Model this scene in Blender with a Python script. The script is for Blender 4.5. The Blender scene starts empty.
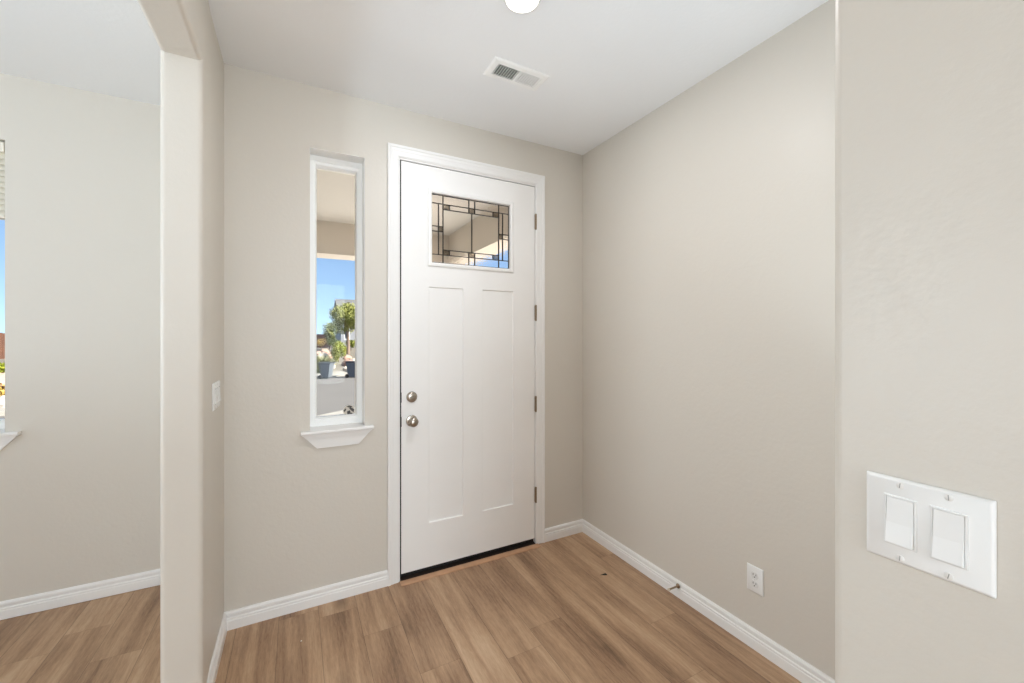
import bpy, bmesh, math, random
from mathutils import Vector, Matrix, noise as mnoise
PI = math.pi
random.seed(7)
SC = bpy.context.scene
COL = SC.collection

# ------------------------------------------------------------------ camera
EYE = 1.42476
FPX = 408.73
YAW = math.radians(27.8118)
CY = 335.667
cam_data = bpy.data.cameras.new('camera')
cam = bpy.data.objects.new('camera', cam_data)
COL.objects.link(cam)
cam_data.sensor_fit = 'HORIZONTAL'
cam_data.sensor_width = 36.0
cam_data.lens = FPX / 1024 * 36.0
cam_data.shift_y = -(341.5 - CY) / 1024
cam_data.clip_start = 0.02
cam_data.clip_end = 400
cam.location = (0, 0, EYE)
cam.rotation_euler = (PI / 2, 0, -YAW)
SC.camera = cam

# ------------------------------------------------------------------ sky, sun, added fills, exposure
world = bpy.data.worlds.new('daylight sky')
SC.world = world
world.use_nodes = True
wn = world.node_tree
wn.nodes.clear()
w_out = wn.nodes.new('ShaderNodeOutputWorld')
w_bg = wn.nodes.new('ShaderNodeBackground')
w_sky = wn.nodes.new('ShaderNodeTexSky')
w_sky.sky_type = 'NISHITA'
w_sky.sun_disc = False
w_sky.sun_elevation = math.radians(52)
w_sky.sun_rotation = math.radians(128)
w_sky.air_density = 1.0
w_sky.dust_density = 0.35
w_sky.ozone_density = 1.6
w_bg.inputs['Strength'].default_value = 0.23
w_tc = wn.nodes.new('ShaderNodeTexCoord')
w_up = wn.nodes.new('ShaderNodeVectorMath')
w_up.operation = 'ADD'
w_up.inputs[1].default_value = (0, 0, 0.13)      # deep clear-day blue close to the horizon
wn.links.new(w_tc.outputs['Generated'], w_up.inputs[0])
wn.links.new(w_up.outputs[0], w_sky.inputs['Vector'])
wn.links.new(w_sky.outputs[0], w_bg.inputs[0])
wn.links.new(w_bg.outputs[0], w_out.inputs[0])

def add_light(name, kind, loc, target, energy, color, **kw):
    d = bpy.data.lights.new(name, kind)
    d.energy = energy
    d.color = color
    for k, v in kw.items():
        setattr(d, k, v)
    o = bpy.data.objects.new(name, d)
    COL.objects.link(o)
    o.location = loc
    o.rotation_euler = (Vector(target) - Vector(loc)).to_track_quat('-Z', 'Y').to_euler()
    return o

add_light('sun', 'SUN', (14, -10, 30), (14 - .62, -10 + .40, 30 - .70), 18.0, (1.0, .95, .87), angle=math.radians(.6))
# added area fills standing in for light from the hall and side room
add_light('back_fill', 'AREA', (0.05, -4.85, 1.45), (0.05, 0, 1.15), 150, (.78, .90, 1.0), shape='RECTANGLE', size=1.8, size_y=2.2)
add_light('side_fill', 'AREA', (-3.85, 1.45, 1.40), (0, 1.0, 1.5), 22.0, (.82, .92, 1.0), shape='RECTANGLE', size=1.2, size_y=1.6, spread=math.radians(95))
# unseen downward fills added under the ceiling, and unseen upward fills added for ceiling brightness
DOWN_FILLS = [(-0.9, -2.4, 23), (1.9, -2.4, 10), (-2.2, 0.2, 2)]
for lx, ly, le in DOWN_FILLS:
    add_light('down_fill', 'AREA', (lx, ly, 2.70), (lx, ly, 0), le, (.86, .93, 1.0), shape='DISK', size=0.5)
add_light('up_fill', 'AREA', (-0.16, -1.3, 0.45), (0.35, 1.2, 2.743), 1.15, (.88, .93, 1.0), shape='DISK', size=0.3, spread=math.radians(60))
add_light('up_fill', 'AREA', (1.36, 0.46, 0.75), (1.16, 0.78, 2.743), 4.2, (.74, .88, 1.0), shape='DISK', size=0.35, spread=math.radians(88))
add_light('up_fill', 'AREA', (-2.6, -0.3, 1.2), (-2.0, 1.0, 2.743), 31.0, (.73, .88, 1.0), shape='DISK', size=0.4, spread=math.radians(110))

SC.view_settings.view_transform = 'Standard'
SC.view_settings.look = 'None'
SC.view_settings.gamma = 1.0
SC.view_settings.use_curve_mapping = False
SC.view_settings.exposure = 0.0
SC.cycles.max_bounces = 10
SC.cycles.diffuse_bounces = 6
SC.cycles.glossy_bounces = 4
SC.cycles.transmission_bounces = 8
SC.cycles.transparent_max_bounces = 16
SC.cycles.caustics_reflective = False
SC.cycles.caustics_refractive = False
SC.cycles.sample_clamp_indirect = 4.0
SC.cycles.use_denoising = True

# ------------------------------------------------------------------ materials
def srgb(r, g, b):
    f = lambda c: c / 12.92 if c <= .04045 else ((c + .055) / 1.055) ** 2.4
    return (f(r / 255), f(g / 255), f(b / 255), 1)

class NT:
    """small node-tree helper"""
    def __init__(self, name):
        self.m = bpy.data.materials.new(name)
        self.m.use_nodes = True
        self.t = self.m.node_tree
        self.bsdf = self.t.nodes['Principled BSDF']
        self.out = self.t.nodes['Material Output']
    def n(self, typ, **kw):
        nd = self.t.nodes.new(typ)
        for k, v in kw.items():
            setattr(nd, k, v)
        return nd
    def l(self, a, b):
        self.t.links.new(a, b)
    def math(self, op, a, b=None, clamp=False):
        nd = self.n('ShaderNodeMath', operation=op, use_clamp=clamp)
        for i, v in enumerate((a, b)):
            if v is None: continue
            if isinstance(v, (int, float)): nd.inputs[i].default_value = v
            else: self.l(v, nd.inputs[i])
        return nd.outputs[0]
    def mix(self, fac, a, b, blend='MIX'):
        nd = self.n('ShaderNodeMix', data_type='RGBA', blend_type=blend)
        for i, v in ((0, fac), (6, a), (7, b)):
            if isinstance(v, (int, float)): nd.inputs[i].default_value = v
            elif isinstance(v, tuple): nd.inputs[i].default_value = v
            else: self.l(v, nd.inputs[i])
        return nd.outputs[2]
    def noise(self, vec, scale, detail=3, rough=.5, dist=0):
        nd = self.n('ShaderNodeTexNoise')
        nd.inputs['Scale'].default_value = scale
        nd.inputs['Detail'].default_value = detail
        nd.inputs['Roughness'].default_value = rough
        nd.inputs['Distortion'].default_value = dist
        if vec is not None: self.l(vec, nd.inputs['Vector'])
        return nd.outputs[0]
    def ramp(self, fac, stops):
        nd = self.n('ShaderNodeValToRGB')
        el = nd.color_ramp.elements
        while len(el) < len(stops): el.new(.5)
        for e, (p, c) in zip(el, stops):
            e.position = p
            e.color = c if isinstance(c, tuple) else (c, c, c, 1)
        self.l(fac, nd.inputs[0])
        return nd.outputs[0]
    def bump(self, h, strength, dist=.01):
        nd = self.n('ShaderNodeBump')
        nd.inputs['Strength'].default_value = strength
        nd.inputs['Distance'].default_value = dist
        self.l(h, nd.inputs['Height'])
        self.l(nd.outputs[0], self.bsdf.inputs['Normal'])

def plain(name, col, rough=.5, metal=0, spec=.5, vary=0, vscale=6, bump=0, bscale=120, bdist=.002):
    t = NT(name)
    b = t.bsdf
    b.inputs['Roughness'].default_value = rough
    b.inputs['Metallic'].default_value = metal
    b.inputs['Specular IOR Level'].default_value = spec
    b.inputs['Base Color'].default_value = col
    if vary or bump:
        tc = t.n('ShaderNodeTexCoord')
    if vary:
        f = t.noise(tc.outputs['Object'], vscale, 4)
        dark = tuple(c * (1 - vary) for c in col[:3]) + (1,)
        lite = tuple(min(1, c * (1 + vary)) for c in col[:3]) + (1,)
        t.l(t.ramp(f, [(.3, dark), (.7, lite)]), b.inputs['Base Color'])
    if bump:
        t.bump(t.noise(tc.outputs['Object'], bscale, 3), bump, bdist)
    return t.m

M = {}
def wall_paint(name, col, rough=.42):
    t = NT(name)
    tc = t.n('ShaderNodeTexCoord')
    b = t.bsdf
    b.inputs['Base Color'].default_value = col
    b.inputs['Roughness'].default_value = rough
    b.inputs['Specular IOR Level'].default_value = .5
    fine = t.noise(tc.outputs['Object'], 55, 3, .55)
    broad = t.noise(tc.outputs['Object'], 3.5, 2, .5)
    streak = t.ramp(t.noise(tc.outputs['Object'], 9, 2, .5, .6), [(.64, 0.0), (.70, 1.0)])
    h = t.math('ADD', t.math('MULTIPLY', fine, .35), t.math('MULTIPLY', broad, 1.6))
    h = t.math('ADD', h, t.math('MULTIPLY', streak, .10))
    t.bump(h, .38, .006)
    return t.m
M['wall'] = wall_paint('greige eggshell wall paint', srgb(215, 209, 199))
M['ceiling'] = wall_paint('flat white ceiling paint', srgb(242, 243, 244), .8)
M['trim'] = plain('semi-gloss white trim paint', srgb(241, 240, 238), .32)
M['door'] = plain('white door paint', srgb(245, 244, 242), .38, vary=.012, vscale=4)
M['vinyl'] = plain('white vinyl', srgb(246, 246, 244), .35)
M['plate'] = plain('white switch plastic', srgb(238, 238, 236), .45)
M['plate_edge'] = plain('white rocker plastic', srgb(232, 232, 230), .25)
M['slot'] = plain('dark slot', srgb(40, 38, 36), .6)
M['nickel'] = plain('satin nickel', srgb(176, 166, 154), .28, 1)
M['screw'] = plain('painted screw', srgb(232, 230, 226), .3)
M['slot_soft'] = plain('screw slot', srgb(160, 157, 152), .5)
M['black'] = plain('black rubber and gap shade', srgb(22, 20, 19), .7)
M['sill'] = plain('dark bronze threshold', srgb(40, 31, 25), .5)
M['strip'] = plain('tan wood strip', srgb(192, 150, 116), .45, vary=.08, vscale=20)
M['came'] = plain('dark lead came', srgb(42, 40, 38), .45, .6)
M['rubber'] = plain('cream rubber tip', srgb(215, 205, 188), .6)
M['brass'] = plain('aged nickel', srgb(150, 132, 110), .3, 1)
M['roundel_dark'] = plain('dark roundel tone', srgb(62, 56, 52), .4)
M['roundel_pale'] = plain('pale roundel tone', srgb(196, 186, 172), .4)
M['flake'] = plain('black flake', srgb(24, 18, 15), .7)
M['chip'] = plain('white chip', srgb(235, 232, 225), .7)
M['duct'] = plain('grey duct metal', srgb(96, 96, 96), .6)
M['blind'] = plain('cream blind slats', srgb(238, 232, 218), .45)

def floor_material():
    t = NT('oak vinyl planks')
    uv = t.n('ShaderNodeUVMap', uv_map='grain')
    tone = t.n('ShaderNodeAttribute', attribute_name='plank_tone')
    seam = t.n('ShaderNodeUVMap', uv_map='edge')
    def stretched(sx, sy):
        mp = t.n('ShaderNodeMapping')
        mp.inputs['Scale'].default_value = (sx, sy, 1)
        t.l(uv.outputs[0], mp.inputs[0])
        return mp.outputs[0]
    big = t.noise(stretched(15, .85), 1.0, 2, .45, .8)       # broad dark and light bands down the plank
    soft = t.noise(stretched(3.2, 1.3), 1.0, 2, .5, .5)       # cloudy tone changes
    mid = t.noise(stretched(60, 5.0), 1.0, 4, .62, 1.8)       # grain
    fine = t.noise(stretched(210, 22), 1.0, 3, .7, .4)        # pores
    ring = t.n('ShaderNodeTexWave', wave_type='BANDS', bands_direction='X')
    ring.inputs['Scale'].default_value = 5.5
    ring.inputs['Distortion'].default_value = 11.0
    ring.inputs['Detail'].default_value = 2.0
    ring.inputs['Detail Scale'].default_value = .8
    t.l(stretched(2.4, .40), ring.inputs['Vector'])
    v = t.math('MULTIPLY', big, .44)
    v = t.math('ADD', v, t.math('MULTIPLY', soft, .32))
    v = t.math('ADD', v, t.math('MULTIPLY', mid, .17))
    v = t.math('ADD', v, t.math('MULTIPLY', fine, .24))
    v = t.math('ADD', v, t.math('MULTIPLY', ring.outputs['Fac'], .03))
    v = t.math('SUBTRACT', v, .075)
    v = t.math('ADD', v, t.math('MULTIPLY', t.math('SUBTRACT', tone.outputs['Fac'], .5), .07))
    col = t.ramp(v, [(.31, srgb(100, 76, 56)), (.45, srgb(153, 121, 94)), (.57, srgb(181, 148, 117)), (.72, srgb(203, 172, 141))])
    vor = t.n('ShaderNodeTexVoronoi', feature='F1')
    vor.inputs['Scale'].default_value = 1.0
    t.l(stretched(4.0, 1.5), vor.inputs['Vector'])
    knot = t.ramp(vor.outputs['Distance'], [(.03, 1.0), (.17, 0.0)])
    col = t.mix(t.math('MULTIPLY', knot, .55), col, srgb(70, 48, 32))
    sx = t.n('ShaderNodeSeparateXYZ')
    t.l(seam.outputs[0], sx.inputs[0])
    ex = t.math('MINIMUM', sx.outputs[0], t.math('SUBTRACT', .180, sx.outputs[0]))
    e = t.math('MINIMUM', ex, sx.outputs[1])
    line = t.math('LESS_THAN', e, .0011)
    col = t.mix(t.math('MULTIPLY', line, .55), col, srgb(58, 42, 30))
    t.l(col, t.bsdf.inputs['Base Color'])
    t.bsdf.inputs['Roughness'].default_value = .46
    t.bsdf.inputs['Specular IOR Level'].default_value = .4
    h = t.math('SUBTRACT', t.math('MULTIPLY', fine, .6), line)
    t.bump(h, .25, .0015)
    return t.m
M['floor'] = floor_material()

def glass_material(name, bumpy=False):
    t = NT(name)
    t.t.nodes.remove(t.bsdf)
    if bumpy:
        g = t.n('ShaderNodeBsdfRefraction')
        g.inputs['IOR'].default_value = 1.12
        g.inputs['Roughness'].default_value = .05
        g.inputs['Color'].default_value = (.97, .97, .96, 1)
        tc = t.n('ShaderNodeTexCoord')
        bp = t.n('ShaderNodeBump')
        bp.inputs['Strength'].default_value = .8
        bp.inputs['Distance'].default_value = .004
        t.l(t.noise(tc.outputs['Object'], 95, 1), bp.inputs['Height'])
        t.l(bp.outputs[0], g.inputs['Normal'])
    else:
        g = t.n('ShaderNodeBsdfTransparent')
        g.inputs['Color'].default_value = (.96, .97, .96, 1)
    s = t.n('ShaderNodeBsdfGlossy')
    s.inputs['Roughness'].default_value = .0
    mx = t.n('ShaderNodeMixShader')
    lw = t.n('ShaderNodeFresnel')
    lw.inputs['IOR'].default_value = 1.15
    t.l(lw.outputs[0], mx.inputs[0])
    t.l(g.outputs[0], mx.inputs[1])
    t.l(s.outputs[0], mx.inputs[2])
    t.l(mx.outputs[0], t.out.inputs[0])
    return t.m
M['glass'] = glass_material('clear window glass')
M['glass_pebble'] = glass_material('pebbled glass', True)

def lamp_material():
    t = NT('lit diffuser')
    t.bsdf.inputs['Base Color'].default_value = (.9, .88, .84, 1)
    t.bsdf.inputs['Emission Color'].default_value = (1, .95, .84, 1)
    t.bsdf.inputs['Emission Strength'].default_value = 3.0
    return t.m
M['lamp'] = lamp_material()

# outdoor materials
M['porch_ceiling'] = plain('porch ceiling paint', srgb(180, 176, 171), .8, bump=.3, bscale=60)
M['stucco'] = plain('beige stucco', srgb(190, 182, 172), .9, bump=.5, bscale=90, bdist=.004)
M['concrete'] = plain('pale concrete', srgb(132, 128, 121), .9, vary=.06, vscale=3)
M['asphalt'] = plain('grey asphalt', srgb(91, 88, 85), .95, vary=.08, vscale=.35, bump=.3, bscale=30)
M['paving'] = plain('light front paving', srgb(236, 230, 221), .9, vary=.03, vscale=2)
M['dirt'] = plain('pale gravelly ground', srgb(95, 89, 79), .95, vary=.14, vscale=1.3, bump=.6, bscale=12, bdist=.05)
M['bin'] = plain('blue-grey bin plastic', srgb(95, 100, 106), .5)
M['bin_dark'] = plain('dark bin plastic', srgb(21, 23, 29), .5)
M['tyre'] = plain('black bin wheel', srgb(24, 24, 26), .7)
M['bark'] = plain('grey-brown bark', srgb(122, 104, 90), .9, vary=.2, vscale=8)
M['shingle'] = plain('grey roof shingles', srgb(85, 85, 85), .9, vary=.1, vscale=3)
M['siding'] = plain('white siding', srgb(132, 133, 137), .8, vary=.03)
M['darkpane'] = plain('dark window pane', srgb(52, 58, 70), .15)
M['fence'] = plain('red-brown fence boards', srgb(85, 53, 37), .85, vary=.15, vscale=3)
M['rock_pink'] = plain('pinkish boulder', srgb(158, 128, 112), .9, vary=.2, vscale=3, bump=.6, bscale=7, bdist=.05)
M['rock_pale'] = plain('pale boulder', srgb(162, 154, 144), .9, vary=.1, vscale=3, bump=.6, bscale=7, bdist=.05)
def leaf(name, a, b):
    t = NT(name)
    at = t.n('ShaderNodeAttribute', attribute_name='leaf_tone')
    t.l(t.ramp(at.outputs['Fac'], [(0, a), (1, b)]), t.bsdf.inputs['Base Color'])
    t.bsdf.inputs['Roughness'].default_value = .7
    t.bsdf.inputs['Specular IOR Level'].default_value = .2
    return t.m
M['leaf_olive'] = leaf('olive leaves', srgb(87, 93, 36), srgb(155, 155, 88))
M['leaf_dark'] = leaf('dark green leaves', srgb(52, 60, 28), srgb(138, 142, 66))
M['leaf_lime'] = leaf('yellow-green leaves', srgb(95, 108, 21), srgb(167, 166, 62))
M['leaf_pale'] = leaf('pale grassy leaves', srgb(95, 99, 57), srgb(142, 141, 101))
M['leaf_gold'] = leaf('golden leaves', srgb(132, 96, 34), srgb(175, 148, 71))

# ------------------------------------------------------------------ builders
def link(name, bm, mat, parent=None, smooth=False, bevel=0, seg=2):
    me = bpy.data.meshes.new(name)
    bmesh.ops.recalc_face_normals(bm, faces=bm.faces[:])
    if smooth:
        for f in bm.faces: f.smooth = True
    bm.to_mesh(me)
    bm.free()
    o = bpy.data.objects.new(name, me)
    COL.objects.link(o)
    for m in (mat if isinstance(mat, (list, tuple)) else [mat]):
        me.materials.append(m)
    if parent is not None: o.parent = parent
    if bevel:
        b = o.modifiers.new('bevel', 'BEVEL')
        b.width = bevel; b.segments = seg; b.limit_method = 'ANGLE'; b.angle_limit = math.radians(40)
    if smooth:
        try: me.set_sharp_from_angle(angle=math.radians(42))
        except Exception: pass
    return o

def tag(o, label=None, cat=None, group=None, kind=None):
    if label: o['label'] = label
    if cat: o['category'] = cat
    if group: o['group'] = group
    if kind: o['kind'] = kind
    return o

def thing(name, label, cat, loc=(0, 0, 0), rotz=0, group=None, kind=None):
    o = bpy.data.objects.new(name, None)
    o.empty_display_size = .05
    COL.objects.link(o)
    o.location = loc
    o.rotation_euler = (0, 0, rotz)
    return tag(o, label, cat, group, kind)

def new(): return bmesh.new()

def box(bm, x0, x1, y0, y1, z0, z1, mi=0):
    v = [bm.verts.new((x, y, z)) for z in (z0, z1) for y in (y0, y1) for x in (x0, x1)]
    for q in ((0, 2, 3, 1), (4, 5, 7, 6), (0, 1, 5, 4), (2, 6, 7, 3), (0, 4, 6, 2), (1, 3, 7, 5)):
        bm.faces.new([v[i] for i in q]).material_index = mi
    return v

def loft(bm, rings, close=True, caps=True, mi=0):
    """rings: lists of points with the same count"""
    R = [[bm.verts.new(p) for p in r] for r in rings]
    n = len(R[0])
    for a, b in zip(R, R[1:]):
        for i in range(n if close else n - 1):
            j = (i + 1) % n
            bm.faces.new((a[i], a[j], b[j], b[i])).material_index = mi
    if caps:
        bm.faces.new(R[0][::-1]).material_index = mi
        bm.faces.new(R[-1]).material_index = mi
    return R

def lathe(bm, prof, axis='-y', seg=28, center=(0, 0, 0), mi=0):
    """prof: (radius, height along the axis)"""
    cx, cy, cz = center
    rings = []
    for r, h in prof:
        ring = []
        for k in range(seg):
            a = 2 * PI * k / seg
            c, s = r * math.cos(a), r * math.sin(a)
            if axis == '-y': ring.append((cx + c, cy - h, cz + s))
            elif axis == 'z': ring.append((cx + c, cy + s, cz + h))
            elif axis == '-z': ring.append((cx + c, cy + s, cz - h))
            elif axis == 'x': ring.append((cx + h, cy + c, cz + s))
        rings.append(ring)
    loft(bm, rings, mi=mi)

def prism(bm, pts, z0, z1, mi=0):
    loft(bm, [[(x, y, z0) for x, y in pts], [(x, y, z1) for x, y in pts]], mi=mi)

def rounded_foot(x0, x1, y0, y1, r, corners, n=7):
    """rectangle footprint with chosen corners bullnosed; corners among 'sw','se','ne','nw'"""
    out = []
    for key, cx, cy, a0 in (('sw', x0 + r, y0 + r, PI), ('se', x1 - r, y0 + r, 1.5 * PI), ('ne', x1 - r, y1 - r, 0), ('nw', x0 + r, y1 - r, .5 * PI)):
        if key in corners:
            for k in range(n + 1):
                a = a0 + .5 * PI * k / n
                out.append((cx + r * math.cos(a), cy + r * math.sin(a)))
        else:
            out.append({'sw': (x0, y0), 'se': (x1, y0), 'ne': (x1, y1), 'nw': (x0, y1)}[key])
    return out

def wall_grid(bm, xs, zs, holes, y0, y1):
    """wall in the XZ plane between y0 and y1; holes = set of (i, j) cells left open"""
    nx, nz = len(xs) - 1, len(zs) - 1
    vf, vb = {}, {}
    for i, x in enumerate(xs):
        for j, z in enumerate(zs):
            vf[i, j] = bm.verts.new((x, y0, z)); vb[i, j] = bm.verts.new((x, y1, z))
    solid = lambda i, j: 0 <= i < nx and 0 <= j < nz and (i, j) not in holes
    for i in range(nx):
        for j in range(nz):
            if not solid(i, j): continue
            c = ((i, j), (i + 1, j), (i + 1, j + 1), (i, j + 1))
            bm.faces.new([vf[k] for k in c]); bm.faces.new([vb[k] for k in c][::-1])
            for (di, dj), (a, b) in (((0, -1), (0, 1)), ((1, 0), (1, 2)), ((0, 1), (2, 3)), ((-1, 0), (3, 0))):
                if not solid(i + di, j + dj):
                    bm.faces.new((vf[c[a]], vb[c[a]], vb[c[b]], vf[c[b]]))

def sweep(bm, path, prof, up=(0, 0, 1), cap=True):
    """sweep a profile of (out, rise) along a path in the floor plane with mitred turns; out is to the LEFT of the travel direction"""
    P = [Vector(p) for p in path]
    n = len(P)
    rings = []
    for i in range(n):
        d0 = (P[i] - P[i - 1]).normalized() if i else None
        d1 = (P[i + 1] - P[i]).normalized() if i < n - 1 else None
        if d0 is None: d0 = d1
        if d1 is None: d1 = d0
        U = Vector(up)
        n0, n1 = U.cross(d0), U.cross(d1)
        m = (n0 + n1)
        m = m / max(.2, m.dot(n0))
        rings.append([tuple(P[i] + m * o + U * r) for o, r in prof])
    loft(bm, rings, caps=cap)

# ------------------------------------------------------------------ measured plan (metres)
D = 2.4004          # foyer front wall
XR = 1.8511         # right wall
XL = -0.3103        # face of the partition
XP = -0.428         # other face of the partition
D2 = 3.0135         # front wall of the left room
YJ = 1.855          # end of the partition at the opening
HC = 2.743
NX, NY = 0.72, 0.3235    # corner of the near wall
DOOR = (0.5405, 1.444, 0.036, 2.444)
SIDE = (0.063, 0.338, 0.905, 2.418)
LWIN = (-2.85, -1.299, 0.905, 2.411)
XA, XB, YB = -4.0, 4.2, -5.0

# ------------------------------------------------------------------ floor
def build_floor():
    rng = random.Random(21)
    W, L = .180, 1.22
    known = {0: 1.714, -4: 2.039, -10: 2.43, -11: 2.708, 4: 2.054}     # plank ends seen in the photograph
    bm = new()
    guv = bm.loops.layers.uv.new('grain')
    euv = bm.loops.layers.uv.new('edge')
    tone = bm.faces.layers.float.new('plank_tone')
    c0 = math.floor((XA - .15 - 1.002) / W)
    c1 = math.ceil((XB + .15 - 1.002) / W)
    for c in range(c0, c1):
        x0 = 1.002 + c * W
        off = known.get(c, None)
        if off is None: off = rng.uniform(0, L)
        k0 = math.floor((YB - .15 - off) / L)
        k = k0
        ymax = 3.1 if x0 < XL - .1 else 2.47
        while True:
            ya, yb = off + k * L, off + (k + 1) * L
            if ya > ymax: break
            ya, yb2 = max(ya, YB - .15), min(yb, ymax)
            v = [bm.verts.new((x, y, 0)) for x, y in ((x0, ya), (x0 + W, ya), (x0 + W, yb2), (x0, yb2))]
            f = bm.faces.new(v)
            tv = rng.random()
            if (c, k) == (0, 0): tv = .25
            if (c, k) == (0, -1): tv = .62
            f[tone] = tv
            ox, oy = rng.uniform(0, 40), rng.uniform(0, 40)
            for lp in f.loops:
                lx, ly = lp.vert.co.x - x0, lp.vert.co.y - ya
                lp[guv].uv = (lx + ox, ly + oy)
                lp[euv].uv = (lx, ly)
            k += 1
    # thickness under the planks
    box(bm, XA - .15, XB + .15, YB - .15, D + .07, -.12, -.002)
    box(bm, XA - .15, XL, D + .07, 3.1, -.12, -.002)
    o = link('floor', bm, M['floor'])
    return tag(o, 'brown oak plank floor running through foyer and side room', 'floor', kind='structure')
build_floor()

# ------------------------------------------------------------------ shell
def struct(name, bm, mat, label=None, cat=None, **kw):
    return tag(link(name, bm, mat, **kw), label, cat, kind='structure')

bm = new()
box(bm, XA - .15, XB + .15, YB - .15, D + .16, HC, HC + .12)
box(bm, XA - .15, XL, D + .16, D2 + .15, HC, HC + .12)
struct('ceiling', bm, M['ceiling'], 'flat white ceiling with vent and round lamp', 'ceiling')

bm = new()
wall_grid(bm, [XL, SIDE[0], SIDE[1], DOOR[0] - .012, DOOR[1] + .012, XR + .15], [-.05, SIDE[2], SIDE[3], DOOR[3] + .012, HC],
          {(1, 1), (3, 0), (3, 1), (3, 2)}, D, D + .16)
# make the window hole start at the sill height only
struct('wall_front', bm, M['wall'], 'beige foyer wall holding the white front door', 'wall')

bm = new()
FL = .006          # the corner bead is built up, so the last hand's breadth of the wall flares out
foot = rounded_foot(XP, XL + FL, YJ, D2 + .155, .017, ('sw', 'se'))
foot = [p for p in foot if p != (XL + FL, D2 + .155)]
k = max(i for i, p in enumerate(foot) if p[0] > XL)
foot[k + 1:k + 1] = [(XL, YJ + .205), (XL, D2 + .155)]
prism(bm, foot, -.05, 2.449)
prism(bm, [(XP, YJ + .002), (XL + FL, YJ + .002), (XL + FL, YJ + .017), (XL, YJ + .205), (XL, D2 + .155), (XP, D2 + .155)], 2.449, HC + .02)
# header over the opening, bottom edges bullnosed
sec = []
r = .017
for cx, a0 in ((XP + r, PI), (XL + FL - r, 1.5 * PI)):
    for k in range(8):
        a = a0 + .5 * PI * k / 7
        sec.append((cx + r * math.cos(a), 2.431 + r + r * math.sin(a)))
sec += [(XL + FL, HC + .02), (XP, HC + .02)]
loft(bm, [[(x, -.222, z) for x, z in sec], [(x, YJ + .002, z) for x, z in sec]])
prism(bm, rounded_foot(XP, XL, -.9, -.22, .017, ('sw', 'se', 'ne', 'nw')), -.05, 2.449)
box(bm, XP, XL, -.9, -.222, 2.449, HC + .02)
struct('wall_partition', bm, M['wall'], 'beige partition with square-headed opening into the side room', 'wall')

bm = new()
box(bm, XR, XR + .15, NY - .02, D + .16, -.05, HC + .02)
struct('wall_right', bm, M['wall'], 'long beige wall right of the front door', 'wall')

bm = new()
prism(bm, rounded_foot(NX, XR + .15, -.75, NY, .014, ('sw', 'nw')), -.05, HC + .02)
struct('wall_near', bm, M['wall'], 'pale wall corner close by with the double switch', 'wall')

bm = new()
wall_grid(bm, [XA - .15, LWIN[0], LWIN[1], XP], [-.05, LWIN[2], LWIN[3], HC], {(1, 1)}, D2, D2 + .155)
struct('wall_left_front', bm, M['wall'], 'grey-beige wall of the side room seen through the opening', 'wall')

bm = new()
box(bm, XA - .15, XA, YB - .15, D2 + .1, -.05, HC + .02)
struct('wall_left', bm, M['wall'])
bm = new()
box(bm, XB, XB + .15, YB - .15, -.6, -.05, HC + .02)
box(bm, XR + .15, XB + .15, -.75, -.6, -.05, HC + .02)
struct('wall_east', bm, M['wall'])
bm = new()
box(bm, XA - .15, XB + .15, YB - .15, YB, -.05, HC + .02)
struct('wall_back', bm, M['wall'])

# ------------------------------------------------------------------ baseboards
BB = [(0, 0), (.0145, 0), (.0145, .043), (.0125, .0445), (.0125, .054), (.0080, .0575), (.0080, .0655), (.0112, .069), (.0108, .078), (.0065, .0855), (0, .087)]
def baseboard(name, path, label):
    bm = new()
    sweep(bm, path, BB)
    return struct(name, bm, M['trim'], label, 'baseboard')
e = .0005
baseboard('baseboard_right', [(XR - e, NY + .0, 0), (XR - e, D - e, 0), (1.5128, D - e, 0)], 'white moulded baseboard along the right wall and corner')
baseboard('baseboard_front', [(.4612, D - e, 0), (XL + e, D - e, 0), (XL + e, YJ + .022, 0)], 'white moulded baseboard between partition and door casing')
baseboard('baseboard_left', [(XP - e, D2 - e, .003), (XA + e, D2 - e, .003), (XA + e, YB + .01, .003)], 'white baseboard of the side room behind the opening')

# ------------------------------------------------------------------ door casing (trim_1)
def casing():
    cw = .0655
    prof = [(0, 0), (0, .0175), (.006, .0185), (.013, .0175), (.017, .0135), (.030, .0125), (.034, .0105), (.050, .0095), (.058, .0085), (.062, .0055), (cw, .004), (cw, 0)]
    x0, x1, zt = .4606, 1.5132, 2.5235
    rings = []
    rings.append([(x0 + a, D - t, 0.0) for a, t in prof])
    rings.append([(x0 + a, D - t, zt - a) for a, t in prof])
    rings.append([(x1 - a, D - t, zt - a) for a, t in prof])
    rings.append([(x1 - a, D - t, 0.0) for a, t in prof])
    bm = new()
    loft(bm, rings)
    # jamb lining the opening, with stop behind the slab
    j0, j1, jz = DOOR[0] - .0095, DOOR[1] + .003, DOOR[3] + .004
    box(bm, DOOR[0] - .0145, j0, D - .001, D + .155, .0, jz + .008)
    box(bm, j1, DOOR[1] + .0115, D - .001, D + .155, .0, jz + .008)
    box(bm, j0, j1, D - .001, D + .155, jz, jz + .008)
    o = struct('trim_1', bm, M['trim'], 'white moulded casing around the front door', 'door casing')
    bm = new()
    box(bm, j0, j0 + .012, D + .056, D + .075, .02, jz)
    box(bm, j1 - .012, j1, D + .056, D + .075, .02, jz)
    box(bm, j0, j1, D + .056, D + .075, jz - .012, jz)
    box(bm, j0, DOOR[0] - .0004, D + .0095, D + .02, .02, jz)  # black strips here and along the top put the gap's shadow into colour
    box(bm, j0, j1, D + .012, D + .02, DOOR[3] + .0005, jz)
    link('seal_and_gap_shade', bm, M['black'], o)['label'] = 'black seal and painted shadow in the door gap'
casing()

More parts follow.
